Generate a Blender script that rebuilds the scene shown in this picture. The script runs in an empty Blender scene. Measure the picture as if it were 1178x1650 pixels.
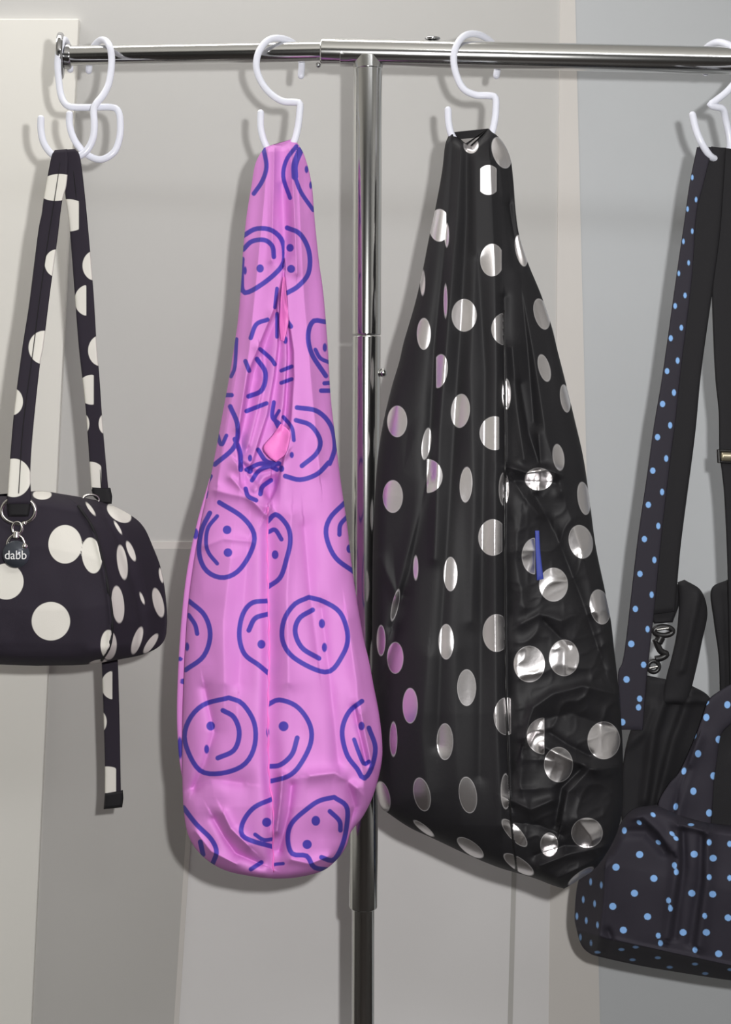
import bpy, math, random
import numpy as np
from mathutils import Vector

# ------------------------------------------------------------------ camera, world, light
W_IMG, H_IMG = 1178, 1650
S = 0.0007                    # metres per pixel in the plane of the rail (y = 0)
D = 1.5                       # camera distance from that plane
CX, CY = 589.0, 640.0         # principal point of the (cropped) photograph
ZC = 1.31                     # camera height
WALL = 0.33                   # back wall behind the rail

scene = bpy.context.scene
COL = scene.collection
cam_d = bpy.data.cameras.new('camera')
cam = bpy.data.objects.new('camera', cam_d)
COL.objects.link(cam)
cam.location = (0, -D, ZC)
cam.rotation_euler = (math.pi / 2, 0, 0)
cam_d.sensor_fit = 'VERTICAL'
cam_d.sensor_height = 36.0
cam_d.lens = 36.0 * (D / S) / H_IMG
cam_d.shift_y = -(H_IMG / 2 - CY) / H_IMG
cam_d.clip_start = 0.02
scene.camera = cam

world = bpy.data.worlds.new('world')
scene.world = world
world.use_nodes = True
world.node_tree.nodes['Background'].inputs[0].default_value = (0.8, 0.85, 0.9, 1)
world.node_tree.nodes['Background'].inputs[1].default_value = 0.05

def lamp(name, kind, loc, power, color=(1, 1, 1), rot=(0, 0, 0), **kw):
    d = bpy.data.lights.new(name, kind)
    d.energy = power
    d.color = color
    for k, v in kw.items():
        setattr(d, k, v)
    o = bpy.data.objects.new(name, d)
    COL.objects.link(o)
    o.location = loc
    o.rotation_euler = rot
    return o

# the camera's flash, up and to the right of the lens
lamp('camera_flash', 'POINT', (0.080, -D + 0.02, ZC + 0.055), 57.0, (1.0, 0.99, 0.97), shadow_soft_size=0.012)
# unseen area lights added to wash the back wall and fill the room
lamp('wall_wash_light', 'AREA', (-0.55, 0.10, 2.405), 8.0, (1.0, 0.98, 0.95), shape='RECTANGLE', size=1.4, size_y=0.2)
lamp('room_fill_light', 'AREA', (0.7, -1.9, 2.395), 16.0, (0.97, 0.98, 1.0), shape='RECTANGLE', size=1.2, size_y=0.5)

scene.view_settings.view_transform = 'Standard'
scene.view_settings.look = 'None'
scene.view_settings.gamma = 1.0
scene.view_settings.use_curve_mapping = False
scene.view_settings.exposure = 0.0

# ------------------------------------------------------------------ helpers
def P(px, py, Y=0.0):
    """point at depth Y seen at a pixel of the photograph"""
    k = S * (D + Y) / D
    return ((px - CX) * k, Y, ZC + (CY - py) * k)

def Pn(px, py, Y):
    k = S * (D + Y) / D
    return np.stack([(px - CX) * k, Y, ZC + (CY - py) * k], axis=-1)

def srgb(r, g, b):
    f = lambda c: c / 12.92 if c <= 0.04045 else ((c + 0.055) / 1.055) ** 2.4
    return (f(r / 255), f(g / 255), f(b / 255), 1.0)

def crop(ox, oy, sc):
    return lambda *pts: [(ox + x / sc, oy + y / sc) for x, y in pts]

def smooth_poly(pts, n):
    """Catmull-Rom through the points, resampled to n points by arc length"""
    p = np.array(pts, float)
    q = np.vstack([2 * p[0] - p[1], p, 2 * p[-1] - p[-2]])
    out = []
    for i in range(1, len(q) - 2):
        t = np.linspace(0, 1, 14, endpoint=False)[:, None]
        a, b, c, d = q[i - 1], q[i], q[i + 1], q[i + 2]
        out.append(0.5 * ((2 * b) + (-a + c) * t + (2 * a - 5 * b + 4 * c - d) * t ** 2 + (-a + 3 * b - 3 * c + d) * t ** 3))
    out = np.vstack(out + [p[-1][None]])
    s = np.concatenate([[0], np.cumsum(np.linalg.norm(np.diff(out, axis=0), axis=1))])
    u = np.linspace(0, s[-1], n)
    return np.stack([np.interp(u, s, out[:, k]) for k in range(p.shape[1])], axis=-1)

def vnoise(x, y, seed=0):
    rng = np.random.RandomState(seed)
    g = rng.rand(64, 64)
    x = np.asarray(x, float); y = np.asarray(y, float)
    xi = np.floor(x).astype(int); yi = np.floor(y).astype(int)
    fx = x - xi; fy = y - yi
    fx = fx ** 3 * (fx * (fx * 6 - 15) + 10); fy = fy ** 3 * (fy * (fy * 6 - 15) + 10)
    a = g[yi % 64, xi % 64]; b = g[yi % 64, (xi + 1) % 64]
    c = g[(yi + 1) % 64, xi % 64]; d = g[(yi + 1) % 64, (xi + 1) % 64]
    return (a * (1 - fx) + b * fx) * (1 - fy) + (c * (1 - fx) + d * fx) * fy

def seg_dist(px, py, pts):
    """distance and signed side to a polyline"""
    best = np.full(px.shape, 1e9); side = np.zeros(px.shape)
    for (ax, ay), (bx, by) in zip(pts[:-1], pts[1:]):
        dx, dy = bx - ax, by - ay
        L = dx * dx + dy * dy + 1e-9
        t = np.clip(((px - ax) * dx + (py - ay) * dy) / L, 0, 1)
        ex, ey = px - ax - t * dx, py - ay - t * dy
        d = np.hypot(ex, ey)
        m = d < best
        best = np.where(m, d, best)
        side = np.where(m, np.sign(dx * ey - dy * ex), side)
    return best, side

def fold(px, py, pts, amp, wl, wr=None, pw=2.0):
    """ridge along a polyline; wl / wr = widths (px) on its two sides"""
    wr = wl if wr is None else wr
    x0 = min(p[0] for p in pts) - 3 * max(wl, wr); x1 = max(p[0] for p in pts) + 3 * max(wl, wr)
    y0 = min(p[1] for p in pts) - 3 * max(wl, wr); y1 = max(p[1] for p in pts) + 3 * max(wl, wr)
    out = np.zeros(px.shape)
    m = (px > x0) & (px < x1) & (py > y0) & (py < y1)
    if not m.any():
        return out
    d, s = seg_dist(px[m], py[m], pts)
    w = np.where(s > 0, wl, wr)
    out[m] = amp * np.exp(-(d / w) ** pw)
    return out

def in_poly(px, py, poly):
    r = np.zeros(px.shape, bool)
    n = len(poly)
    for i in range(n):
        x0, y0 = poly[i]; x1, y1 = poly[(i + 1) % n]
        if y0 == y1:
            continue
        c = ((y0 > py) != (y1 > py)) & (px < (x1 - x0) * (py - y0) / (y1 - y0) + x0)
        r ^= c
    return r

def sdf_ell(px, py, cx, cy, rx, ry, rot=0.0, xmax=None, xmin=None):
    c, s = math.cos(math.radians(rot)), math.sin(math.radians(rot))
    x = (px - cx) * c + (py - cy) * s
    y = -(px - cx) * s + (py - cy) * c
    k = np.sqrt((x / rx) ** 2 + (y / ry) ** 2)
    d = (k - 1) * min(rx, ry)
    if xmax is not None:
        d = np.maximum(d, px - xmax)
    if xmin is not None:
        d = np.maximum(d, xmin - px)
    return d

# ------------------------------------------------------------------ object helpers
def tag(o, label=None, cat=None, group=None, kind=None):
    if label: o['label'] = label
    if cat: o['category'] = cat
    if group: o['group'] = group
    if kind: o['kind'] = kind
    return o

def empty(name, loc):
    o = bpy.data.objects.new(name, None)
    o.empty_display_size = 0.02
    COL.objects.link(o)
    o.location = loc
    return o

def mesh_obj(name, verts, faces, mat, parent=None, smooth=True, attrs=None, normals=None):
    """verts are world coordinates; the origin is put at the parent's base or the mesh centre"""
    v = np.asarray(verts, float)
    if parent is not None:
        org = np.array(parent.matrix_world.translation if parent.parent is None else parent['_org'])
        if parent.type == 'EMPTY':
            org = np.array(parent.location)
    else:
        org = np.array([(v[:, 0].min() + v[:, 0].max()) / 2, (v[:, 1].min() + v[:, 1].max()) / 2, v[:, 2].min()])
    me = bpy.data.meshes.new(name)
    me.from_pydata((v - org).tolist(), [], [list(map(int, f)) for f in faces])
    if attrs:
        for k, val in attrs.items():
            a = me.attributes.new(k, 'FLOAT', 'POINT')
            a.data.foreach_set('value', np.asarray(val, np.float32))
    me.update()
    if smooth:
        me.polygons.foreach_set('use_smooth', [True] * len(me.polygons))
    if normals is not None:
        me.normals_split_custom_set_from_vertices(normals.tolist())
    me.materials.append(mat)
    o = bpy.data.objects.new(name, me)
    COL.objects.link(o)
    if parent is not None:
        o.parent = parent
        if parent.type != 'EMPTY':
            o.location = (0, 0, 0)
    else:
        o.location = org
    o['_org'] = [float(c) for c in org]
    return o

def tube_geo(pts, rad, seg=14, cap=True):
    p = np.asarray(pts, float); n = len(p)
    rad = np.full(n, rad) if np.isscalar(rad) else np.asarray(rad, float)
    t = np.gradient(p, axis=0); t /= np.linalg.norm(t, axis=1)[:, None] + 1e-12
    up = np.array([0, 1, 0.0]) if abs(t[0][1]) < 0.9 else np.array([1, 0, 0.0])
    a = np.cross(t[0], up); a /= np.linalg.norm(a)
    V = []
    for i in range(n):
        a = a - t[i] * np.dot(a, t[i]); a /= np.linalg.norm(a)
        b = np.cross(t[i], a)
        for k in range(seg):
            th = 2 * math.pi * k / seg
            V.append(p[i] + rad[i] * (math.cos(th) * a + math.sin(th) * b))
    F = []
    for i in range(n - 1):
        for k in range(seg):
            k2 = (k + 1) % seg
            F.append((i * seg + k, i * seg + k2, (i + 1) * seg + k2, (i + 1) * seg + k))
    if cap:
        F.append(tuple(range(seg))[::-1]); F.append(tuple((n - 1) * seg + k for k in range(seg)))
    return np.array(V), F

def rod(a, b, r, seg=40, bev=0.0012):
    """straight tube with softened ends"""
    a = np.array(a, float); b = np.array(b, float)
    d = (b - a) / np.linalg.norm(b - a)
    pts = [a, a + d * 1e-5, a + d * bev * 0.4, a + d * bev, a + d * bev * 1.3, a + d * bev * 1.6, b - d * bev * 1.6, b - d * bev * 1.3, b - d * bev, b - d * bev * 0.4, b - d * 1e-5, b]
    rr = [r - bev, r - bev, r - bev * 0.35, r, r, r, r, r, r, r - bev * 0.35, r - bev, r - bev]
    return tube_geo(pts, rr, seg)

def join(*gs):
    V, F, o = [], [], 0
    for v, f in gs:
        V.append(v); F += [tuple(i + o for i in q) for q in f]; o += len(v)
    return np.vstack(V), F

def ball(c, r, seg=16, rings=10, sc=(1, 1, 1)):
    V, F = [], []
    for i in range(rings + 1):
        ph = math.pi * i / rings
        for k in range(seg):
            th = 2 * math.pi * k / seg
            V.append((c[0] + sc[0] * r * math.sin(ph) * math.cos(th), c[1] + sc[1] * r * math.sin(ph) * math.sin(th), c[2] + sc[2] * r * math.cos(ph)))
    for i in range(rings):
        for k in range(seg):
            k2 = (k + 1) % seg
            F.append((i * seg + k, (i + 1) * seg + k, (i + 1) * seg + k2, i * seg + k2))
    return np.array(V), F

def ring_geo(c, R, r, ax=(1, 0, 0), ay=(0, 0, 1), seg=36, ry=None):
    ry = R if ry is None else ry
    ax = np.array(ax, float); ay = np.array(ay, float)
    th = np.linspace(0, 2 * math.pi, seg + 1)
    pts = np.array(c) + np.outer(R * np.cos(th), ax) + np.outer(ry * np.sin(th), ay)
    return tube_geo(pts, r, 10, cap=False)

def prism(poly, yf, yb):
    """front-facing slab of a pixel polygon at depth yf, with thickness back to yb"""
    f = [P(x, y, yf) for x, y in poly]
    b = [(p[0], yb, p[2]) for p in f]
    n = len(poly)
    F = [tuple(range(n)), tuple(range(2 * n - 1, n - 1, -1))]
    for i in range(n):
        j = (i + 1) % n
        F.append((i, i + n, j + n, j))
    return np.array(f + b), F

def box(x0, x1, y0, y1, z0, z1):
    V = np.array([(x, y, z) for z in (z0, z1) for y in (y0, y1) for x in (x0, x1)], float)
    return V, [(0, 2, 3, 1), (4, 5, 7, 6), (0, 1, 5, 4), (2, 6, 7, 3), (0, 4, 6, 2), (1, 3, 7, 5)]

class Loft:
    """closed soft shell between a left and a right outline (pixels); depth(px,py,u,t) -> front y, back y (metres)"""
    def __init__(s, L, R, depth, nv, nu, nb=14, sdf=None, sdf_back=None, straight=False, top=None):
        if straight:
            Lp, Rp = lin_poly(L, nv), lin_poly(R, nv)
        else:
            Lp, Rp = smooth_poly(L, nv), smooth_poly(R, nv)
        t = np.linspace(0, 1, nv)
        k = np.linspace(0, 1, nu)
        uf = 0.65 * k + 0.35 * (0.5 - 0.5 * np.cos(math.pi * k))
        kb = np.linspace(0, 1, nb + 2)[1:-1]
        ub = (0.5 - 0.5 * np.cos(math.pi * kb))[::-1]
        def grid(u):
            X = Lp[:, 0:1] + (Rp[:, 0:1] - Lp[:, 0:1]) * u[None]
            Y = Lp[:, 1:2] + (Rp[:, 1:2] - Lp[:, 1:2]) * u[None]
            if top is not None:
                ty = np.interp(X, [p[0] for p in top], [p[1] for p in top])
                Y = Y + (ty[0:1] - Y[0:1]) * np.clip(1 - t[:, None] / 0.05, 0, 1)
            return X, Y, np.broadcast_to(u[None], X.shape), np.broadcast_to(t[:, None], X.shape)
        Xf, Yf, Uf, Tf = grid(uf)
        Xb, Yb, Ub, Tb = grid(ub)
        df = depth(Xf, Yf, Uf, Tf)[0]
        db = depth(Xb, Yb, Ub, Tb)[1]
        s.px = np.concatenate([Xf, Xb], 1); s.py = np.concatenate([Yf, Yb], 1)
        dd = np.concatenate([df, db], 1)
        s.depth = dd
        s.nu, s.nring, s.nv = nu, nu + nb, nv
        s.V = Pn(s.px, s.py, dd).reshape(-1, 3)
        sf = sdf(Xf, Yf) if sdf else np.full(Xf.shape, 9.0)
        sb = sdf_back(Xb, Yb) if sdf_back else np.full(Xb.shape, 9.0)
        s.sdf = np.clip(np.concatenate([sf, sb], 1), -9, 9).reshape(-1)
        r = np.arange(nv - 1)[:, None]; i = np.arange(s.nring)[None]
        j = (i + 1) % s.nring
        s.F = np.stack([r * s.nring + i, (r + 1) * s.nring + i, (r + 1) * s.nring + j, r * s.nring + j], -1).reshape(-1, 4)
        V, F = s.V, s.F
        fn = np.cross(V[F[:, 2]] - V[F[:, 0]], V[F[:, 3]] - V[F[:, 1]])
        N = np.zeros_like(V)
        for c in range(4):
            np.add.at(N, F[:, c], fn)
        s.N = N / (np.linalg.norm(N, axis=1)[:, None] + 1e-15)
        s.fc = np.stack([s.px.reshape(-1)[F].mean(1), s.py.reshape(-1)[F].mean(1)], -1)
        s.isfront = ((F % s.nring) < nu).all(1)

    def part(s, name, mat, parent, mask=None):
        F = s.F if mask is None else s.F[mask]
        idx = np.unique(F)
        remap = np.full(len(s.V), -1); remap[idx] = np.arange(len(idx))
        faces = remap[F].tolist()
        if mask is None or mask.all() or True:
            n = s.nring
            for row, rev in ((0, False), (s.nv - 1, True)):
                rr = remap[row * n:(row + 1) * n]
                if (rr >= 0).all():
                    faces.append(list(rr) if not rev else list(rr[::-1]))
        return mesh_obj(name, s.V[idx], faces, mat, parent, True, {'print': s.sdf[idx]}, s.N[idx])

    def front_y(s, x, y):
        q = (s.px[:, :s.nu] - x) ** 2 + (s.py[:, :s.nu] - y) ** 2
        k = np.argmin(q)
        return float(s.depth[:, :s.nu].reshape(-1)[k])

def lin_poly(pts, n):
    p = np.array(pts, float)
    s = np.concatenate([[0], np.cumsum(np.linalg.norm(np.diff(p, axis=0), axis=1))])
    u = np.linspace(0, s[-1], n)
    return np.stack([np.interp(u, s, p[:, k]) for k in range(2)], axis=-1)

def hump(u, p=2.2, q=0.6):
    return np.clip(1 - np.abs(2 * u - 1) ** p, 0, 1) ** q

def ends(t, a=0.012, b=0.94):
    e = np.clip(t / a, 0, 1) ** 0.5
    f = np.clip((t - b) / (1 - b), 0, 1)
    return e * np.sqrt(np.clip(1 - f * f, 0, 1))

def strap(name, L, R, ypts, th, mat, parent, dots=None, nv=160, nu=14, straight=False, wav=0.0):
    """flat band: two pixel edges, depth by py"""
    yy = np.array(ypts, float)
    def depth(px, py, u, t):
        y = np.interp(py, yy[:, 0], yy[:, 1])
        h = np.clip(1 - np.abs(2 * u - 1) ** 6, 0, 1) ** 0.5 * ends(t, 0.01, 0.99)
        w = wav * (vnoise(py / 60 + 3, px / 40, 5) - 0.5)
        return y - th * 0.5 * h + w, y + th * 0.5 * h + w
    sdf = None
    if dots:
        def sdf(px, py):
            r = np.full(px.shape, 99.0)
            for d in dots:
                r = np.minimum(r, sdf_ell(px, py, *d))
            return r
    lf = Loft(L, R, depth, nv, nu, 6, sdf, sdf, straight)
    return lf.part(name, mat, parent)

# ------------------------------------------------------------------ materials
def new_mat(name):
    m = bpy.data.materials.new(name)
    m.use_nodes = True
    nt = m.node_tree
    return m, nt, nt.nodes['Principled BSDF']

def noise_bump(nt, bsdf, scale, strength, dist=0.001, detail=4, coord='Object', stretch=None):
    tc = nt.nodes.new('ShaderNodeTexCoord')
    n = nt.nodes.new('ShaderNodeTexNoise')
    n.inputs['Scale'].default_value = scale
    n.inputs['Detail'].default_value = detail
    src = tc.outputs[coord]
    if stretch:
        mp = nt.nodes.new('ShaderNodeMapping')
        mp.inputs['Scale'].default_value = stretch
        nt.links.new(src, mp.inputs[0]); src = mp.outputs[0]
    nt.links.new(src, n.inputs['Vector'])
    b = nt.nodes.new('ShaderNodeBump')
    b.inputs['Strength'].default_value = strength
    b.inputs['Distance'].default_value = dist
    nt.links.new(n.outputs[0], b.inputs['Height'])
    nt.links.new(b.outputs[0], bsdf.inputs['Normal'])
    return n

def paint(name, col, rough=0.6, var=0.04):
    m, nt, b = new_mat(name)
    n = noise_bump(nt, b, 60, 0.08, 0.0006)
    n2 = nt.nodes.new('ShaderNodeTexNoise'); n2.inputs['Scale'].default_value = 3.0; n2.inputs['Detail'].default_value = 6
    tc = nt.nodes.new('ShaderNodeTexCoord'); nt.links.new(tc.outputs['Object'], n2.inputs['Vector'])
    mx = nt.nodes.new('ShaderNodeMix'); mx.data_type = 'RGBA'
    mx.inputs[6].default_value = tuple(c * (1 - var) for c in col[:3]) + (1,)
    mx.inputs[7].default_value = tuple(min(1, c * (1 + var)) for c in col[:3]) + (1,)
    nt.links.new(n2.outputs[0], mx.inputs[0]); nt.links.new(mx.outputs[2], b.inputs['Base Color'])
    b.inputs['Roughness'].default_value = rough
    b.inputs['Specular IOR Level'].default_value = 0.3
    return m

def simple(name, col, rough=0.4, metal=0.0, bump=None, spec=0.5):
    m, nt, b = new_mat(name)
    b.inputs['Base Color'].default_value = col
    b.inputs['Roughness'].default_value = rough
    b.inputs['Metallic'].default_value = metal
    b.inputs['Specular IOR Level'].default_value = spec
    if bump:
        noise_bump(nt, b, *bump)
    return m

def printed(name, base, ink, rough_b, rough_i, metal_i=0.0, soft=0.7, bump=(900, 0.15, 0.0003), ink_var=None, transl=0.0, sheen=0.0, wrinkle=None, spec=0.5):
    """cloth whose 'print' attribute is the distance (px) to the printed motif"""
    m, nt, b = new_mat(name)
    at = nt.nodes.new('ShaderNodeAttribute'); at.attribute_name = 'print'
    mr = nt.nodes.new('ShaderNodeMapRange'); mr.interpolation_type = 'SMOOTHSTEP'
    mr.inputs[1].default_value = soft; mr.inputs[2].default_value = -soft
    nt.links.new(at.outputs['Fac'], mr.inputs[0])
    mx = nt.nodes.new('ShaderNodeMix'); mx.data_type = 'RGBA'
    mx.inputs[6].default_value = base; mx.inputs[7].default_value = ink
    nt.links.new(mr.outputs[0], mx.inputs[0])
    nt.links.new(mx.outputs[2], b.inputs['Base Color'])
    r = nt.nodes.new('ShaderNodeMix'); r.data_type = 'FLOAT'
    r.inputs[2].default_value = rough_b; r.inputs[3].default_value = rough_i
    nt.links.new(mr.outputs[0], r.inputs[0]); nt.links.new(r.outputs[0], b.inputs['Roughness'])
    if metal_i:
        mt = nt.nodes.new('ShaderNodeMath'); mt.operation = 'MULTIPLY'; mt.inputs[1].default_value = metal_i
        nt.links.new(mr.outputs[0], mt.inputs[0]); nt.links.new(mt.outputs[0], b.inputs['Metallic'])
    b.inputs['Sheen Weight'].default_value = sheen
    b.inputs['Specular IOR Level'].default_value = spec
    tc = nt.nodes.new('ShaderNodeTexCoord')
    n = nt.nodes.new('ShaderNodeTexNoise'); n.inputs['Scale'].default_value = bump[0]; n.inputs['Detail'].default_value = 3
    nt.links.new(tc.outputs['Object'], n.inputs['Vector'])
    bp = nt.nodes.new('ShaderNodeBump'); bp.inputs['Strength'].default_value = bump[1]; bp.inputs['Distance'].default_value = bump[2]
    nt.links.new(n.outputs[0], bp.inputs['Height'])
    last = bp
    if wrinkle:
        mp = nt.nodes.new('ShaderNodeMapping'); mp.inputs['Scale'].default_value = wrinkle[3]
        nt.links.new(tc.outputs['Object'], mp.inputs[0])
        w = nt.nodes.new('ShaderNodeTexNoise'); w.inputs['Scale'].default_value = wrinkle[0]; w.inputs['Detail'].default_value = 5
        w.inputs['Distortion'].default_value = 0.6
        nt.links.new(mp.outputs[0], w.inputs['Vector'])
        bw = nt.nodes.new('ShaderNodeBump'); bw.inputs['Strength'].default_value = wrinkle[1]; bw.inputs['Distance'].default_value = wrinkle[2]
        nt.links.new(w.outputs[0], bw.inputs['Height']); nt.links.new(bp.outputs[0], bw.inputs['Normal'])
        last = bw
    nt.links.new(last.outputs[0], b.inputs['Normal'])
    if transl:
        tr = nt.nodes.new('ShaderNodeBsdfTranslucent')
        nt.links.new(mx.outputs[2], tr.inputs[0]); nt.links.new(last.outputs[0], tr.inputs['Normal'])
        ms = nt.nodes.new('ShaderNodeMixShader'); ms.inputs[0].default_value = transl
        nt.links.new(b.outputs[0], ms.inputs[1]); nt.links.new(tr.outputs[0], ms.inputs[2])
        nt.links.new(ms.outputs[0], nt.nodes['Material Output'].inputs[0])
    return m

M = {}
M['wall'] = paint('wall_paint_grey_white', srgb(194, 193, 191))
M['panel'] = paint('panel_paint_cream', srgb(228, 226, 220))
M['trim'] = paint('trim_paint_cream', srgb(212, 208, 204))
M['cool'] = paint('wall_paint_cool_grey', srgb(192, 195, 198))
M['lower'] = paint('sheet_paint_grey', srgb(190, 188, 185))
M['mid'] = paint('sheet_paint_light', srgb(226, 224, 224))
M['front'] = paint('room_paint_dark', srgb(48, 47, 46))
M['ceiling'] = paint('ceiling_paint', srgb(225, 223, 218))
M['floor'] = paint('floor_dark_wood', srgb(40, 36, 34), 0.45, 0.2)
M['chrome'] = simple('chrome', (0.66, 0.66, 0.65, 1), 0.15, 1.0, (220, 0.03, 0.0004))
M['chrome_dark'] = simple('chrome_worn', (0.45, 0.45, 0.46, 1), 0.12, 1.0, (300, 0.05, 0.0004))
M['plastic'] = simple('white_coated_wire', srgb(232, 234, 246), 0.3, 0.0, (150, 0.04, 0.0003))
M['black_web'] = simple('black_webbing', srgb(30, 29, 32), 0.75, 0.0, (1500, 0.3, 0.0004), 0.3)
M['black_plastic'] = simple('black_plastic', srgb(26, 25, 26), 0.35, 0.0, (400, 0.05, 0.0003))
M['silver'] = simple('silver_metal', (0.75, 0.73, 0.7, 1), 0.18, 1.0, (300, 0.05, 0.0003))
M['tan'] = simple('brass_buckle', srgb(200, 190, 165), 0.3, 0.8, (300, 0.05, 0.0003))
M['charm'] = simple('slate_enamel', srgb(66, 70, 78), 0.25, 0.2, (200, 0.05, 0.0002))
M['white_ink'] = simple('white_ink', srgb(235, 235, 235), 0.5, 0.0, (500, 0.05, 0.0002))
M['blue_tag'] = simple('blue_woven_tag', srgb(48, 62, 150), 0.6, 0.0, (1500, 0.2, 0.0003))
M['pink'] = printed('pink_nylon_smiley_print', srgb(230, 148, 226), srgb(84, 70, 182), 0.62, 0.62, soft=0.9, bump=(1400, 0.12, 0.0003), transl=0.16, wrinkle=(14, 0.3, 0.004, (1, 1, 0.5)), spec=0.3)
M['pink_bright'] = simple('pink_nylon_bright', srgb(238, 124, 206), 0.5, 0.0, (60, 0.3, 0.002))  # brighter pink that paints the lit inner folds; the centre seam shares it
M['foil'] = printed('black_nylon_silver_foil_dots', srgb(28, 27, 30), (0.88, 0.85, 0.86, 1), 0.62, 0.33, 1.0, soft=0.7, bump=(260, 0.14, 0.0008), spec=0.36)
M['canvas'] = printed('black_canvas_cream_dots', srgb(46, 41, 51), srgb(228, 225, 217), 0.8, 0.75, soft=0.7, bump=(1800, 0.35, 0.0004), spec=0.25)
M['navy'] = printed('charcoal_canvas_blue_dots', srgb(46, 43, 52), srgb(136, 180, 234), 0.75, 0.7, soft=0.8, bump=(1500, 0.3, 0.0004), spec=0.3)

# ------------------------------------------------------------------ the room
def struct(name, geo, mat, smooth=False):
    return tag(mesh_obj(name, geo[0], geo[1], mat, None, smooth), kind='structure')

Y0 = WALL
struct('floor', box(-2.2, 2.2, -3.9, Y0 + 0.1, -0.1, 0.0), M['floor'])
struct('ceiling', box(-2.2, 2.2, -3.9, Y0 + 0.1, 2.42, 2.52), M['ceiling'])
struct('wall_back', box(-2.2, 2.2, Y0, Y0 + 0.1, 0.0, 2.42), M['wall'])
struct('wall_left', box(-2.3, -2.2, -3.9, Y0 + 0.1, 0.0, 2.42), M['panel'])
struct('wall_right', box(2.2, 2.3, -3.9, Y0 + 0.1, 0.0, 2.42), M['wall'])
struct('wall_front', box(-2.3, 2.3, -4.0, -3.9, 0.0, 2.42), M['front'])
zb = 1290 + 640                    # pixel row of the floor line on the wall
FLOOR_PX = CY + (ZC - 0.0) / (S * (D + Y0) / D) - 4
CEIL_PX = CY - (2.42 - ZC) / (S * (D + Y0) / D) + 4
def lean(x0, x1, y):               # an edge running from (x0, 0) to (x1, 1650)
    return x0 + (x1 - x0) * y / 1650
fl = FLOOR_PX
# cream board at the left, its right edge leaning
struct('trim_1', prism([(-1300, 30), (-1300, fl), (lean(128, 50, fl), fl), (lean(128, 50, 30), 30)], Y0 - 0.012, Y0), M['panel'])
# lower sheets below the seam, and the joint strips
struct('trim_2', prism([(lean(124, 48, 884), 884), (lean(124, 48, fl), fl), (lean(390, 284, fl), fl), (lean(390, 284, 884), 884)], Y0 - 0.003, Y0), M['lower'])
struct('trim_3', prism([(lean(124, 48, 873), 873), (lean(124, 48, 886), 886), (905, 886), (905, 873)], Y0 - 0.0025, Y0), M['trim'])
struct('trim_4', prism([(lean(386, 280, 886), 886), (lean(386, 280, fl), fl), (lean(394, 288, fl), fl), (lean(394, 288, 886), 886)], Y0 - 0.0042, Y0), M['trim'])
struct('trim_5', prism([(lean(862, 818, 886), 886), (lean(862, 818, fl), fl), (lean(869, 826, fl), fl), (lean(869, 826, 886), 886)], Y0 - 0.003, Y0), M['lower'])
struct('trim_9', prism([(lean(394, 288, 886), 886), (lean(394, 288, fl), fl), (lean(862, 818, fl), fl), (lean(862, 818, 886), 886)], Y0 - 0.0025, Y0), M['mid'])
struct('trim_10', prism([(lean(869, 826, 886), 886), (lean(869, 826, fl), fl), (lean(903, 884, fl), fl), (lean(903, 884, 886), 886)], Y0 - 0.0025, Y0), M['mid'])
# door casing at the right and the cooler wall beyond
ct = CEIL_PX
struct('trim_6', prism([(lean(903, 884, ct), ct), (lean(903, 884, fl), fl), (lean(912, 893, fl), fl), (lean(912, 893, ct), ct)], Y0 - 0.0036, Y0), M['trim'])
struct('trim_7', prism([(lean(912, 893, ct), ct), (lean(912, 893, fl), fl), (lean(927, 967, fl), fl), (lean(927, 967, ct), ct)], Y0 - 0.0035, Y0), M['trim'])
struct('trim_8', prism([(lean(927, 967, ct), ct), (lean(927, 967, fl), fl), (2100, fl), (2100, ct)], Y0 - 0.0030, Y0), M['cool'])
for o in [o for o in bpy.data.objects if o.name.startswith('trim_')]:
    if o.name == 'trim_1':
        md = o.modifiers.new('bevel', 'BEVEL'); md.width = 0.0015; md.segments = 2

# ------------------------------------------------------------------ garment rack
rack = tag(empty('garment_rack', (P(589, 100)[0], 0, 0)), 'chrome T-shaped clothes rack with telescopic post and crossbar', 'clothes rack')
rL = 11.2e-3
mesh_obj('crossbar_inner_tube', *rod(P(108, 90, 0.03), P(540, 82.5, 0.0), rL), M['chrome'], rack)
sl = join(rod(P(517, 83, 0), P(1420, 103, -0.02), 15.0e-3))
sleeve = mesh_obj('crossbar_sleeve', *sl, M['chrome'], rack)
mesh_obj('sleeve_stop_button', *ball(P(697, 62, -0.002), 0.0052, sc=(1.7, 1, 0.5)), M['chrome_dark'], sleeve)
mesh_obj('sleeve_screw', *ball(P(513, 105, -0.004), 0.003), M['chrome_dark'], sleeve)
# far end cap
c = np.array(P(101, 90.5, 0.031))
ax = np.array([0.998, 0.16, -0.02]); ax /= np.linalg.norm(ax)
cap = mesh_obj('end_cap', *join(rod(c - ax * 0.006, c + ax * 0.001, 0.0265, 36, 0.002), rod(c, c + ax * 0.010, 0.0145, 30, 0.002)), M['chrome_dark'], rack)
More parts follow.
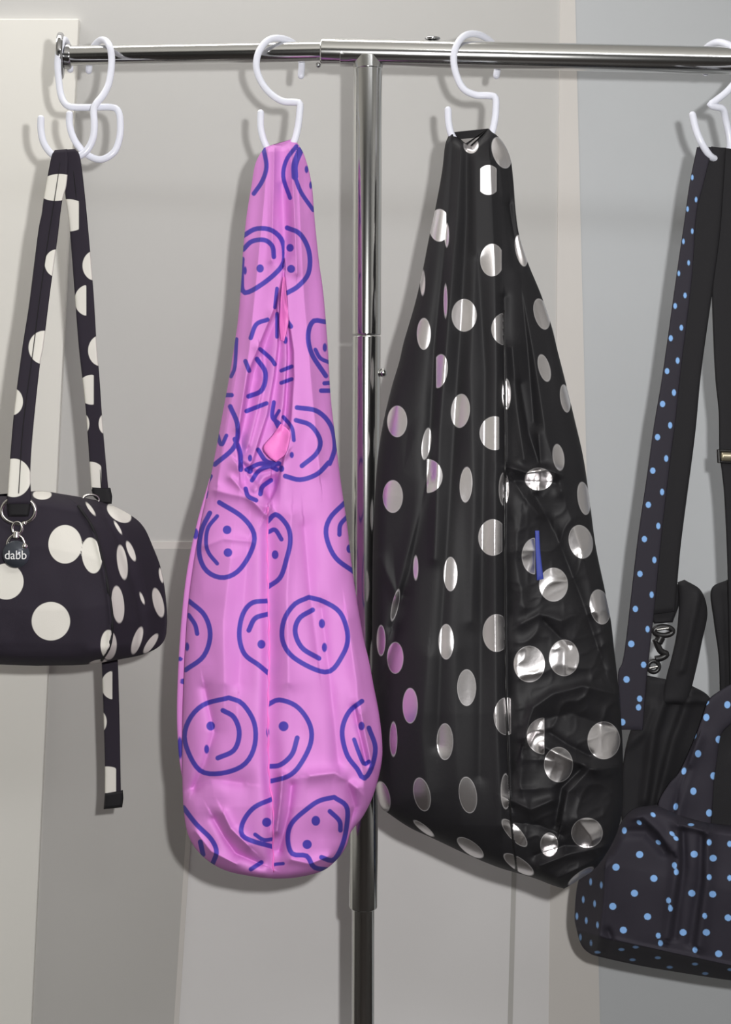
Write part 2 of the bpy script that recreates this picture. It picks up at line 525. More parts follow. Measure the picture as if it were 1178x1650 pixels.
# post: flared weld, upper tube, lower tube, inner tube
def lathe_tube(pts):
    return tube_geo([P(*p[:3]) for p in pts], [p[3] for p in pts], 44)
mesh_obj('tee_joint', *join(rod(P(548, 84.4), P(638, 85.6), 0.0157, 40, 0.0006), rod(P(592.6, 92), P(592.7, 113), 0.0170, 40, 0.0008)), M['chrome'], rack)
mesh_obj('post_upper_tube', *rod(P(592.8, 100), P(590.5, 540), 0.0162), M['chrome'], rack)
mesh_obj('post_sleeve_tube', *rod(P(590.5, 541.5), P(585.5, 1462), 0.0160), M['chrome'], rack)
mesh_obj('post_base_tube', *rod(P(585.5, 1440), (P(584, 1650)[0], 0, 0.05), 0.0127), M['chrome'], rack)
mesh_obj('locking_pin', *join(rod(P(606, 600.5, -.001), P(616, 600.5, -.002), 0.0028, 16, 0.0005), ball(P(617, 600.5, -.002), 0.0050)), M['chrome'], rack)
# base out of the photograph's frame: cross feet with end plugs
bx = P(584, 1650)[0]
mesh_obj('base_hub', *rod((bx, 0, 0.025), (bx, 0, 0.085), 0.024), M['chrome'], rack)
for sx, sy in ((1, 0), (-1, 0), (0, -1), (0, 1)):
    ln = 0.55 if sx else 0.28
    ft = mesh_obj('foot', *rod((bx + sx * 0.015, sy * 0.015, 0.04), (bx + sx * ln, sy * ln, 0.025), 0.0125), M['chrome'], rack)
    mesh_obj('foot_plug', *rod((bx + sx * ln * .97, sy * ln * .97, 0.0), (bx + sx * ln * .97, sy * ln * .97, 0.03), 0.015, 20), M['black_plastic'], ft)

# ------------------------------------------------------------------ S-hooks
HR = 3.9e-3
def hook(pts, label, r=HR):
    sp = smooth_poly(pts, 110)
    w = np.array([P(*q) for q in sp])
    V, F = tube_geo(w, r, 14, cap=False)
    e0 = ball(w[0], r * 0.99, 14, 8); e1 = ball(w[-1], r * 0.99, 14, 8)
    V, F = join((V, F), e0, e1)
    o = mesh_obj('s_hook', V, F, M['plastic'])
    return tag(o, label, 'hook', 'white S-hooks on the rail')

hook([(113, 112, .058), (112, 95, .058), (109, 74, .052), (103, 63, .030), (97, 76, .012), (93, 101, .008), (95, 132, .004), (99, 156, 0), (108, 170, -.004),
      (122, 173, -.006), (150, 173, -.008), (180, 173, -.010), (191, 180, -.012), (194, 200, -.014), (192, 225, -.016), (183, 246, -.018), (163, 257, -.018), (143, 251, -.018), (127, 236, -.018),
      (117, 219, -.017), (112, 200, -.016), (112, 184, -.016)],
     'white S-hook at the far left end of the rail, beside the end cap')
hook([(143, 114, .052), (145, 95, .052), (152, 74, .046), (165, 64, .024), (176, 73, .004), (180, 98, -.002), (176, 132, -.010), (167, 152, -.016), (155, 167, -.022), (151, 178, -.024),
      (152, 200, -.028), (150, 222, -.030), (141, 241, -.031), (127, 252, -.031), (110, 256, -.031), (94, 254, -.031), (81, 246, -.031), (70, 229, -.031), (66, 208, -.030), (66, 191, -.030)],
     'white S-hook hanging second from the left, crossing the hook beside the end cap')
hook([(485, 122, .028), (486, 100, .028), (479, 76, .023), (458, 63, .004), (434, 64, -.010), (418, 82, -.020), (413, 106, -.024), (420, 130, -.026), (435, 150, -.029), (455, 163, -.032),
      (474, 164.5, -.034), (483, 167, -.036), (483, 180, -.037), (480, 205, -.038), (474, 228, -.040), (462, 245, -.040), (448, 250, -.040), (434, 243, -.040), (425, 226, -.040), (420, 205, -.040), (420, 182, -.040)],
     'white S-hook holding the pink smiley bag')
hook([(800, 122, .032), (802, 100, .032), (795, 72, .026), (772, 56, .002), (750, 57, -.014), (736, 73, -.022), (731, 96, -.024), (736, 122, -.026), (747, 143, -.028), (766, 153, -.031),
      (786, 154, -.033), (798, 157, -.035), (799, 175, -.036), (797, 195, -.037), (791, 218, -.038), (778, 236, -.038), (760, 243, -.038), (741, 235, -.038), (728, 218, -.038), (723, 198, -.038), (722, 177, -.038)],
     'white S-hook holding the black bag with silver dots')
hook([(1137, 117, .026), (1133, 100, .026), (1136, 80, .020), (1156, 68, -.004), (1180, 76, -.022), (1195, 100, -.030), (1190, 124, -.034), (1172, 147, -.036), (1152, 163, -.037), (1144, 169, -.038),
      (1152, 172, -.036), (1165, 176, -.032), (1170, 195, -.026), (1176, 225, -.022), (1174, 246, -.022), (1160, 256, -.027), (1145, 252, -.040), (1131, 231, -.046), (1122, 210, -.046), (1116, 185, -.046)],
     'white S-hook at the right edge holding the blue dotted bag')

# ------------------------------------------------------------------ black bag with cream dots (left)
bagA = tag(empty('handbag', P(60, 1072, 0.0)), 'black canvas dome handbag with large cream polka dots on the left', 'handbag')
CA = crop(0, 560, 2.945)
Lo = [(20, 797), (-60, 803), (-130, 840), (-170, 920), (-185, 1000), (-165, 1050), (-100, 1067), (-20, 1070), (60, 1073)]
Ro = [(20, 797), (62, 791), (100, 796), (140, 803), (175, 812), (212, 831), (232, 850), (246, 880), (259, 915), (267, 961), (269, 1008), (262, 1036), (235, 1053), (190, 1063), (136, 1071), (60, 1073)]
EDGE = np.array([(790, 92), (800, 108), (815, 127), (850, 149), (900, 164), (950, 174), (1000, 180), (1040, 176), (1075, 160)], float)
OUT = np.array(smooth_poly(Lo, 60).tolist() + smooth_poly(Ro, 90)[::-1].tolist())
def depthA(px, py, u, t):
    d, _ = seg_dist(px, py, [tuple(p) for p in OUT[::2]])
    e = np.interp(py, EDGE[:, 0], EDGE[:, 1])
    rim = np.sqrt(np.clip(1 - (1 - np.clip(d / 26, 0, 1)) ** 2, 0, 1))
    front = -0.052 - 0.012 * np.clip(d / 90, 0, 1)
    sgn = np.clip((px - e) / np.maximum(269 - e, 20), 0, 1)
    y = front + 0.10 * sgn ** 0.85
    y = 0.04 + (y - 0.04) * (0.35 + 0.65 * rim)
    y -= fold(px, py, [(x, yy) for yy, x in EDGE], 0.003, 4)          # piping ridge between panel and gusset
    y += fold(px, py, [(165, 822), (190, 870), (215, 940), (228, 1000), (222, 1055)], 0.004, 5, 10)
    y -= fold(px, py, [(188, 830), (222, 900), (246, 980)], 0.004, 12)
    y += 0.004 * (vnoise(px / 35, py / 55, 3) - 0.5) * np.clip(d / 30, 0, 1)
    y += fold(px, py, [(0, 1048), (60, 1052), (130, 1050)], 0.003, 10)
    return y, np.full(px.shape, 0.055) + 0.02 * hump(u)
dotsA = [(105, 877, 27, 31), (148, 895, 16, 29, -8), (82, 1001, 31, 31), (10, 937, 28, 29), (68, 797, 15, 8), (146, 820, 3, 13, -35), (192, 826, 22, 13, 35), (197, 906, 8, 28, -8),
         (211, 888, 5, 17, -22), (190, 974, 10, 30, -5), (190, 850, 2.5, 12, -30), (229, 964, 2.5, 10, -20), (255, 971, 8, 24, -14), (175, 1039, 13, 24), (221, 1032, 7, 23, 18), (243, 1037, 6, 19, 35),
         (260, 927, 3.5, 12, -10), (158, 1067, 14, 4, -10), (-70, 880, 29, 30), (-60, 1000, 30, 30), (-135, 950, 26, 30)]
def sdfA(px, py):
    r = np.full(px.shape, 99.0)
    for d in dotsA:
        r = np.minimum(r, sdf_ell(px, py, *d))
    return r
def lattice(sp, rr):
    def f(px, py):
        row = np.round(py / sp); x = px - (row % 2) * sp / 2
        return np.hypot(x - np.round(x / sp) * sp, py - row * sp) - rr
    return f
lA = Loft(Lo, Ro, depthA, 170, 190, 20, sdfA, lattice(120, 29))
ec = np.interp(lA.fc[:, 1], EDGE[:, 0], EDGE[:, 1])
side = lA.isfront & (lA.fc[:, 0] > ec) & (lA.fc[:, 0] > 90)
frontm = lA.isfront & ~side
fa = lA.part('front_panel', M['canvas'], bagA, frontm)
lA.part('side_panel', M['canvas'], bagA, side)
lA.part('back_panel', M['canvas'], bagA, ~lA.isfront)
# seam piping between front panel and gusset
pp = [(126, 815), (150, 852), (165, 902), (175, 952), (181, 1000), (177, 1040), (164, 1064)]
pw = [P(x, y, lA.front_y(x, y) - 0.0006) for x, y in smooth_poly(pp, 40)]
mesh_obj('piping', *tube_geo(pw, 0.0016, 8), M['black_web'], bagA)

ydep = [(230, -.036), (260, -.036), (300, -.034), (800, -.066), (900, -.066)]
sA = strap('shoulder_strap', [(88, 242), (82, 256), (71, 316), (67, 345), (61, 377), (47, 489), (36, 560), (22, 669), (12, 798), (12, 812)],
           [(108, 240), (110, 262), (107, 299), (100, 326), (92, 390), (81, 469), (70, 557), (64, 591), (53, 696), (49, 757), (50, 798), (49, 812)],
           [(230, -.040), (300, -.042), (800, -.072)], 0.0045, M['canvas'], bagA,
           [(93, 302, 34, 21.5, -6), (91, 424, 19, 22), (71, 560, 25, 27), (19, 647, 18, 22), (22, 770, 28, 31)], 200, 20, wav=0.002)
sB = strap('shoulder_strap', [(100, 241), (104, 275), (105, 312), (112, 367), (120, 469), (127, 560), (136, 638), (141, 699), (147, 790)],
           [(121, 240), (129, 253), (136, 306), (144, 390), (151, 475), (156, 560), (160, 604), (165, 679), (170, 737), (175, 792)],
           [(230, -.036), (300, -.034), (560, -.015), (800, 0.02)], 0.0045, M['canvas'], bagA,
           [(110, 347, 34, 26, 0, 127), (153, 428, 20, 24), (142, 484, 22, 25, 0, 139), (163, 565, 21, 25), (148, 628, 24, 24, 0, 151), (169, 683, 10, 16), (136, 683, 8, 15), (146, 768, 24, 24, 0, 163)], 200, 20, wav=0.002)
tl = strap('strap_tail', [(161, 1040), (164, 1072), (167, 1159), (169, 1230), (169, 1283)], [(188, 1040), (190, 1068), (192, 1130), (193, 1177), (195, 1283)],
           [(1000, 0.10), (1320, 0.105)], 0.004, M['canvas'], bagA, [(183, 1104, 20, 23, 0, 181), (161, 1163, 11, 17), (173, 1259, 30, 24, 0, 187)], 90, 16)
strap('tail_end', [(169, 1278), (168, 1290), (167, 1304)], [(198, 1273), (199, 1286), (197, 1301)], [(1200, 0.103), (1320, 0.103)], 0.009, M['black_web'], tl, None, 12, 10, True)
# stitch grooves along the straps
for par, a, b, ys in ((sA, [(97, 262), (88, 320), (77, 390), (64, 480), (54, 560), (38, 680), (30, 795)], 0, (-.040, -.072)),
                      (sB, [(117, 262), (123, 320), (130, 390), (137, 480), (142, 560), (156, 680), (163, 785)], 0, (-.034, .02))):
    q = smooth_poly(a, 60)
    pts = [P(x, y, np.interp(y, [250, 300, 800], [ys[0], ys[0] - .002 if par is sA else ys[0], ys[1]]) - 0.0030) for x, y in q]
    mesh_obj('stitching', *tube_geo(pts, 0.0005, 6), M['black_web'], par)
# ring, strap loop, swivel clasp and round charm
ry = lA.front_y(31, 835) - 0.012
rg = mesh_obj('strap_ring', *ring_geo(P(30, 823, ry), 27 * S * .96, 0.0019, ry=21 * S * .96), M['silver'], bagA)
strap('strap_loop', [(11, 796), (11, 812), (14, 832)], [(50, 794), (50, 812), (46, 832)], [(700, ry + .001), (900, ry + .002)], 0.006, M['black_web'], bagA, None, 20, 12, True)
cl = mesh_obj('clasp', *join(ring_geo(P(28, 851, ry - .002), 0.0052, 0.0016, ry=0.0065), rod(P(27, 856, ry - .002), P(26, 868, ry - .003), 0.0036, 16),
                             ring_geo(P(26, 878, ry - .003), 0.0092, 0.0017, ry=0.0105), ball(P(40, 880, ry - .004), 0.0034), ball(P(39, 843, ry - .003), 0.0028)), M['silver'], bagA)
cc = np.array(P(26, 893, ry - .004))
ch = mesh_obj('charm', *rod(cc + [0, -.0018, 0], cc + [0, .0018, 0], 22 * S * .95, 40, 0.0009), M['charm'], bagA)
fc = bpy.data.curves.new('charm_text', 'FONT')
fc.body = 'dabb'; fc.size = 0.0135; fc.align_x = 'CENTER'; fc.align_y = 'CENTER'; fc.extrude = 0.0002
to = bpy.data.objects.new('charm_text_tmp', fc); COL.objects.link(to)
bpy.context.view_layer.update()
dg = bpy.context.evaluated_depsgraph_get()
tm = bpy.data.meshes.new_from_object(to.evaluated_get(dg))
tv = np.array([v.co for v in tm.vertices]); tf = [tuple(p.vertices) for p in tm.polygons]
bpy.data.objects.remove(to)
tw = np.stack([cc[0] + tv[:, 0] * 0.92, cc[1] - .0021 - tv[:, 2], cc[2] - 0.001 + tv[:, 1]], -1)
mesh_obj('lettering', tw, tf, M['white_ink'], ch, False)
# far ring at the gusset
r2 = lA.front_y(150, 815)
mesh_obj('strap_ring', *ring_geo(P(146, 806, 0.012), 14 * S, 0.0014, ry=9 * S, ax=(.9, .4, 0)), M['silver'], bagA)
strap('strap_anchor', [(146, 783), (150, 800), (164, 812)], [(178, 786), (181, 800), (180, 812)], [(700, .018), (900, .02)], 0.008, M['black_web'], bagA, None, 14, 10, True)

# ------------------------------------------------------------------ pink smiley bag
bagB = tag(empty('smiley_bag', P(440, 1416, -0.08)), 'pink nylon sling bag printed with violet smiley faces', 'bag')
L_p = [(426, 236), (412, 262), (405, 300), (397, 350), (392, 400), (389, 450), (384, 510), (377, 560), (369, 610), (358, 670), (346, 735), (334, 795), (322, 850), (312, 910), (304, 970), (299, 1040), (296, 1110), (294, 1181), (294, 1260), (297, 1315), (306, 1352), (328, 1381), (362, 1402), (406, 1412), (442, 1416)]
R_p = [(474, 226), (490, 251), (502, 295), (507, 353), (514, 421), (521, 472), (528, 556), (533, 641), (541, 709), (549, 774), (559, 842), (567, 910), (576, 971), (586, 1029), (594, 1062), (602, 1104), (611, 1151), (616, 1199), (614, 1235), (602, 1280), (586, 1314), (566, 1340), (558, 1364), (542, 1386), (518, 1404), (477, 1414), (442, 1416)]
slit = [(458, 438), (470, 520), (475, 640), (468, 700), (452, 770), (433, 808), (405, 775), (392, 750), (405, 690), (425, 600), (447, 500)]
seam_p = [(455, 300), (459, 380), (458, 440), (452, 560), (443, 680), (436, 780), (432, 850), (432, 950), (434, 1050), (432, 1150), (434, 1250), (440, 1300), (440, 1360), (442, 1412)]
def depthB(px, py, u, t):
    T = np.interp(py, [225, 300, 450, 800, 1150, 1300, 1420], [.012, .018, .026, .044, .062, .066, .05])
    yc = np.interp(py, [225, 420, 800, 1100, 1420], [-.040, -.054, -.082, -.096, -.098])
    h = hump(u, 2.4, 0.55) * ends(t, 0.01, 0.93)
    y = yc - T * h
    k = np.clip(h * 2, 0, 1)
    # centre crease and side bulges
    y += k * fold(px, py, seam_p[:3], 0.006, 7, 9)
    y += k * fold(px, py, seam_p[5:], 0.013, 10, 18)
    # the mouth: overlapping lengthwise folds between the left and the right panel
    ins = np.clip(np.minimum(px - np.interp(py, [434, 499, 601, 709, 770], [455, 440, 399, 378, 385]), np.interp(py, [438, 506, 567, 675, 770], [460, 465, 474, 470, 452]) - px) / 10, 0, 1)
    ins = ins * np.clip((py - 440) / 40, 0, 1) * np.clip((815 - py) / 40, 0, 1)
    y += k * 0.010 * ins
    for q, a, w1, w2 in (([(455, 434), (450, 465), (440, 499), (423, 540), (399, 601), (389, 665), (380, 715), (384, 750)], .008, 24, 3), ([(460, 438), (465, 506), (474, 567), (475, 607), (470, 675), (462, 730), (446, 790), (434, 815)], .010, 3, 24),
                         ([(446, 506), (446, 557), (440, 607), (429, 669), (416, 709), (405, 745)], .010, 14, 3), ([(460, 500), (461, 580), (456, 650), (450, 690)], .009, 8, 3), ([(418, 560), (424, 610), (414, 660), (400, 715)], .007, 9, 4),
                         ([(384, 748), (400, 768), (418, 790), (434, 812)], .009, 12, 4), ([(392, 742), (415, 756), (440, 752), (462, 730)], .008, 5, 9), ([(410, 790), (425, 770), (445, 762)], .006, 5, 5)):
        y -= k * fold(px, py, q, a, w1, w2)
    # soft vertical gathers
    for q, a, w1, *w2 in (([(432, 240), (425, 330), (415, 430), (402, 560), (385, 690)], .006, 7, 13), ([(442, 240), (440, 330), (438, 420)], .005, 6, 6),
                         ([(480, 260), (484, 360), (490, 480), (502, 620), (515, 760)], .006, 16, 10), ([(468, 240), (474, 330), (478, 440)], .006, 7, 5),
                         ([(378, 590), (362, 690), (350, 780)], .006, 8, 12), ([(345, 790), (390, 800), (430, 818)], .005, 8), ([(372, 770), (400, 800), (428, 830)], .006, 6),
                         ([(400, 870), (392, 980), (385, 1100)], -.005, 16, 26), ([(372, 900), (360, 1000), (362, 1100)], .006, 20, 16),
                         ([(490, 850), (500, 960), (512, 1060)], -.005, 9, 18), ([(470, 830), (462, 960), (465, 1100)], .005, 14, 10),
                         ([(518, 980), (530, 1080), (540, 1180), (545, 1230)], -.005, 10, 14), ([(560, 1000), (575, 1100), (580, 1200), (590, 1300)], .007, 12, 18),
                         ([(330, 1110), (345, 1180), (330, 1230), (312, 1270)], -.006, 8, 12), ([(300, 1275), (340, 1255), (390, 1262)], -.005, 10, 14),
                         ([(345, 1320), (362, 1350), (380, 1375), (420, 1392)], -.008, 7, 11), ([(360, 1310), (372, 1335), (400, 1362)], .008, 9, 6),
                         ([(455, 1250), (452, 1290), (446, 1340)], .010, 6, 5), ([(470, 1265), (465, 1310), (450, 1370)], -.008, 8),
                         ([(500, 1250), (540, 1245), (575, 1270)], .008, 12, 9), ([(560, 1260), (572, 1300), (560, 1345)], -.008, 9), ([(470, 1385), (500, 1392), (530, 1380)], .007, 9),
                         ([(582, 1150), (590, 1190), (600, 1235)], .007, 6, 9), ([(571, 1140), (580, 1185), (590, 1230)], -.006, 5), ([(330, 880), (360, 868), (405, 872)], .003, 6),
                         ([(315, 1340), (340, 1372), (380, 1392)], .006, 8)):
        y -= k * fold(px, py, q, a * 1.7, w1, w2[0] if w2 else w1, 1.25)
    y += k * 0.006 * (vnoise(px / 60, py / 130, 11) - 0.5) + k * 0.0025 * (vnoise(px / 22, py / 45, 12) - 0.5)
    yb = yc + 0.75 * T * h
    return y, yb

C3 = crop(280, 200, 2.945); C4 = crop(260, 740, 2.945); C5 = crop(260, 1090, 2.945)
def ringpts(cx, cy, rx, ry, sq=0.05, ph=0.5, n=28):
    return [(cx + rx * (1 + sq * math.sin(3 * a + ph)) * math.cos(a), cy + ry * (1 + sq * math.sin(2 * a + ph + 1)) * math.sin(a)) for a in np.linspace(0, 2 * math.pi, n)]
# strokes: (points, half width, clip side of the centre seam: -1 left, +1 right, 0 none)
W = 3.9
strokes = [
    (C4((275, 205), (385, 275), (440, 355), (425, 440), (365, 530), (290, 562), (215, 530), (180, 450), (190, 340), (230, 255)), W, -1),
    (C4((265, 270), (222, 325), (212, 395), (225, 445), (265, 495)), 3.2, -1),
    (C4((505, 295), (545, 262), (600, 320), (612, 390), (595, 470), (565, 560), (508, 605)), W, 1), (C4((510, 345), (540, 335), (570, 380)), 3.6, 1),
    (C4((872, 205), (800, 280), (782, 360), (825, 465), (915, 535)), W, 1), (C4((885, 270), (850, 310), (845, 358)), 3.6, 1),
    (C4((130, 672), (205, 740), (232, 835), (200, 935), (115, 1000)), W, -1), (C4((130, 740), (160, 785), (170, 828)), 3.6, -1),
    (C4((505, 672), (430, 682), (385, 740), (370, 840), (395, 925), (460, 975), (508, 1015)), W, -1), (C4((505, 735), (445, 755), (415, 812)), 4.0, -1),
    (C4((700, 655), (630, 690), (580, 770), (578, 870), (640, 950), (785, 1010), (860, 930), (885, 840), (850, 730), (770, 675), (700, 655)), W, 1),
    (C4((718, 715), (655, 755), (635, 820), (668, 895), (748, 945)), 4.0, 1),
    (C4((320, 1132), (200, 1165), (130, 1240), (112, 1340), (175, 1470), (270, 1492), (385, 1455), (440, 1370), (442, 1255), (385, 1160), (320, 1132)), W, -1),
    (C4((292, 1192), (345, 1225), (370, 1300), (345, 1380), (268, 1418)), 4.0, -1),
    (C4((505, 1165), (560, 1142), (645, 1175), (705, 1260), (708, 1350), (655, 1455), (600, 1505), (518, 1528)), W, 1), (C4((645, 1322), (620, 1400), (565, 1450), (510, 1458)), 4.0, 1),
    (C4((952, 1148), (890, 1200), (858, 1290), (880, 1400), (930, 1470), (960, 1515), (995, 1470), (1016, 1370), (985, 1275)), W, 1), (C4((915, 1330), (940, 1400), (962, 1445), (985, 1435)), 3.4, 1),
    (C5((105, 622), (165, 700), (235, 770), (262, 830), (245, 885)), W, -1), (C5((185, 785), (198, 845)), 4.0, -1),
    (C5((525, 582), (440, 622), (388, 690), (382, 750), (430, 780), (530, 808)), W, -1), (C5((445, 750), (485, 775), (530, 772)), 3.2, -1),
    (C5((820, 573), (750, 590), (690, 630), (620, 695), (600, 765), (620, 840), (690, 852), (725, 905), (795, 918)), W, 1),
    (C5((820, 573), (880, 620), (878, 720), (855, 810), (815, 872), (760, 858)), W, 1), (C5((800, 640), (845, 685), (850, 730)), 3.8, 1),
    (C5((425, 915), (475, 882)), 3.6, -1), (C5((512, 925), (530, 895), (578, 888)), 2.8, 1),
    (C3((425, 112), (440, 200), (420, 270), (380, 330)), 3.6, 0), (C3((582, 105), (535, 170), (520, 250), (552, 350)), 3.4, 0),
    (C3((600, 125), (575, 190), (575, 250)), 5.5, 0), (C3((575, 250), (605, 325), (662, 408)), 3.4, 0),
    (C3((330, 530), (390, 497), (460, 502), (510, 545), (525, 610), (512, 675), (430, 752), (335, 800), (322, 720), (325, 640)), W, -1), (C3((330, 595), (370, 557), (430, 550), (468, 580), (475, 630)), 3.8, -1),
    (C3((538, 492), (600, 522), (642, 605), (640, 705), (592, 768), (536, 802)), W, 1),
    (C3((718, 938), (662, 935), (638, 1000), (655, 1090), (722, 1195)), W, 1), (C3((672, 1070), (695, 1110), (735, 1130)), 3.2, 1), (C3((700, 1265), (740, 1265)), 3.8, 1), (C3((715, 1230), (740, 1228)), 3.5, 1),
    (C3((445, 928), (392, 950), (365, 1015)), 3.6, 0), (C3((410, 1068), (460, 1112), (480, 1140)), 3.4, 0), (C3((395, 1115), (435, 1180), (418, 1262), (355, 1292)), W, 0), (C3((440, 1325), (345, 1362)), 3.6, 0),
    (C3((340, 1125), (358, 1170)), 3.6, 0), (C3((298, 1020), (290, 1150), (272, 1198)), 3.0, 0), (C3((245, 1286), (275, 1286)), 3.6, 0), (C3((268, 1340), (303, 1430), (288, 1530), (195, 1615)), W, 0), (C3((208, 1475), (226, 1522), (250, 1478)), 3.2, 0),
    (C3((290, 1495), (315, 1560), (318, 1640)), W, 0), (C3((490, 780), (480, 870)), 3.0, 0), (C3((490, 900), (490, 1010)), 3.0, 0), (C3((510, 1170), (560, 1150)), 3.2, 0), (C3((510, 1228), (560, 1210)), 3.2, 0),
    (C3((540, 940), (555, 960)), 4.0, 0), (C3((475, 1320), (468, 1390), (500, 1420)), 3.4, 0), (C3((400, 1545), (440, 1600), (500, 1610)), 3.6, 0), (C3((345, 1640), (420, 1610), (490, 1640)), 3.6, 0), (C3((520, 1390), (560, 1440), (570, 1500)), 3.2, 0),
    (C3((585, 1345), (680, 1362), (745, 1430), (765, 1530), (740, 1610)) + C4((795, 15), (740, 70), (660, 97), (588, 80)), W, 1), (C3((580, 1405), (650, 1430), (695, 1500), (678, 1562), (608, 1622)), 3.8, 1),
    (C4((520, 100), (480, 130), (470, 165)), 3.8, 0), (C4((560, 20), (470, 50), (430, 100)), 3.6, 0), (C4((400, 140), (412, 175), (450, 195)), 3.6, 0), (C4((235, 80), (220, 110)), 3.2, 0), (C4((215, 155), (210, 180)), 3.0, 0),
    (C3((495, 1440), (480, 1400), (500, 1360)), 2.8, 0),
]
eyes = [(q[0][0], q[0][1], r, r * e) for q, r, e in (
    (C4((312, 335)), 7, 1), (C4((316, 443)), 7, 1), (C4((540, 453)), 5.5, 1.3), (C4((893, 425)), 5, 1.4), (C4((122, 890)), 3.5, 2), (C4((475, 878)), 6.5, 1.1), (C4((762, 780)), 5, 1.5), (C4((774, 893)), 4.2, 1.8),
    (C4((234, 1266)), 7, 1.05), (C4((215, 1376)), 4, 1.8), (C4((580, 1267)), 8, 1), (C4((950, 1266)), 5, 1.4), (C4((505, 1295)), 2.5, 3), (C5((500, 692)), 7.5, 1), (C5((733, 685)), 7, 1.15), (C5((692, 797)), 7.5, 1),
    (C3((410, 685)), 6, 1.1), (C3((338, 695)), 3, 2.2), (C3((552, 587)), 6, 1.05), (C3((557, 687)), 6.5, 1), (C3((717, 1060)), 3.5, 2), (C3((530, 1025)), 3.5, 1.8), (C3((630, 215)), 3, 2), (C3((362, 1585)), 3.5, 1.6), (C3((650, 290)), 2.5, 2.4),
    (C4((420, 55)), 5, 1), (C3((560, 1570)), 3.4, 1.5), (C4((570, 45)), 4.5, 1.2))]
sy = np.array([p[1] for p in seam_p], float); sx_ = np.array([p[0] for p in seam_p], float)
def sdfB(px, py):
    r = np.full(px.shape, 99.0)
    seam = np.interp(py, sy, sx_)
    for pts, hw, side_ in strokes:
        sp = [tuple(q) for q in smooth_poly(pts, max(8, len(pts) * 4))] if len(pts) > 2 else pts
        x0 = min(p[0] for p in sp) - 14; x1 = max(p[0] for p in sp) + 14
        y0 = min(p[1] for p in sp) - 14; y1 = max(p[1] for p in sp) + 14
        m = (px > x0) & (px < x1) & (py > y0) & (py < y1)
        if not m.any():
            continue
        d = seg_dist(px[m], py[m], sp)[0] - hw
        if side_:
            d = np.maximum(d, side_ * (seam[m] - px[m]))
        r[m] = np.minimum(r[m], d)
    for e in eyes:
        r = np.minimum(r, sdf_ell(px, py, *e))
    return r
def backB(px, py):
    row = np.round(py / 160); x = px - (row % 2) * 75
    return np.abs(np.hypot(x - np.round(x / 150) * 150, py - row * 160) - 52) - 4
lB = Loft(L_p, R_p, depthB, 600, 190, 30, sdfB, backB, top=[(426, 237), (440, 233), (453, 234), (463, 229), (474, 223)])
hand = lB.fc[:, 1] < 430
lB.part('handle', M['pink'], bagB, hand)
body = lB.part('body', M['pink'], bagB, ~hand)
# back layer that shows along the left edge, binding of the mouth and the bottom seam
strap('back_panel', [(338, 770), (318, 840), (303, 910), (294, 980), (288, 1060), (285, 1147), (288, 1215), (295, 1262)], [(352, 770), (345, 840), (335, 910), (328, 980), (325, 1060), (322, 1147), (322, 1215), (318, 1262)],
      [(760, -.070), (1000, -.080), (1270, -.086)], 0.003, M['pink'], bagB, [(298, 1098, 9, 5), (290, 1062, 5, 4), (290, 1205, 5, 18), (315, 860, 5, 9)], 90, 10)
sm = [(432, 812), (431, 850), (432, 950), (434, 1050), (432, 1150), (434, 1250), (440, 1300), (440, 1360), (441, 1405)]
pts = [P(x + 0.7 * math.sin(i * 1.1), y, lB.front_y(x, y) - 0.0006) for i, (x, y) in enumerate(smooth_poly(sm, 110))]
mesh_obj('centre_seam', *tube_geo(pts, [0.0008 + 0.0003 * math.sin(i * 0.9) for i in range(110)], 8), M['pink_bright'], bagB)
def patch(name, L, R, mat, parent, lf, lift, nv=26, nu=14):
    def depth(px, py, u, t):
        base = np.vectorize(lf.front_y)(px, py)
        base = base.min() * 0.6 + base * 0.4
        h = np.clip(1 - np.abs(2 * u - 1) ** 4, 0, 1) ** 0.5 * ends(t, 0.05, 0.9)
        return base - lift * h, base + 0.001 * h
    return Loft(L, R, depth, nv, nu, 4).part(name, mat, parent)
patch('lit_inner_fold', [(452, 683), (440, 700), (424, 720), (432, 735), (444, 744)], [(456, 684), (468, 697), (466, 715), (460, 732), (446, 744)], M['pink_bright'], bagB, lB, 0.003)  # lit fold inside the mouth, its brightness put into the colour
patch('lit_inner_fold', [(456, 446), (452, 480), (450, 520), (452, 548)], [(459, 446), (462, 480), (465, 520), (458, 550)], M['pink_bright'], bagB, lB, 0.0015)  # narrow lit sliver at the mouth's top, painted in the same bright pink

# ------------------------------------------------------------------ black bag with silver foil dots
bagC = tag(empty('foil_dot_bag', P(860, 1430, -0.05)), 'black nylon sling bag with shiny silver foil polka dots', 'bag')
L_b = [(722, 218), (717, 234), (712, 278), (702, 333), (692, 380), (680, 441), (668, 492), (651, 550), (643, 584), (630, 628), (617, 683), (609, 735), (604, 800), (601, 880), (600, 980), (600, 1100), (602, 1200), (605, 1262), (612, 1298), (628, 1312), (661, 1334), (702, 1353), (753, 1377), (804, 1398), (858, 1414), (889, 1426), (909, 1432)]
R_b = [(796, 214), (810, 228), (822, 253), (827, 289), (831, 340), (837, 380), (851, 424), (872, 475), (889, 526), (899, 567), (912, 618), (926, 676), (940, 737), (950, 805), (960, 880), (974, 947), (984, 998), (990, 1049), (997, 1111), (1003, 1193), (1004, 1260), (1002, 1310), (990, 1352), (962, 1396), (934, 1417), (909, 1432)]
seam_b = [(800, 300), (806, 400), (812, 500), (814, 700), (813, 900), (815, 1100), (822, 1300), (832, 1400)]
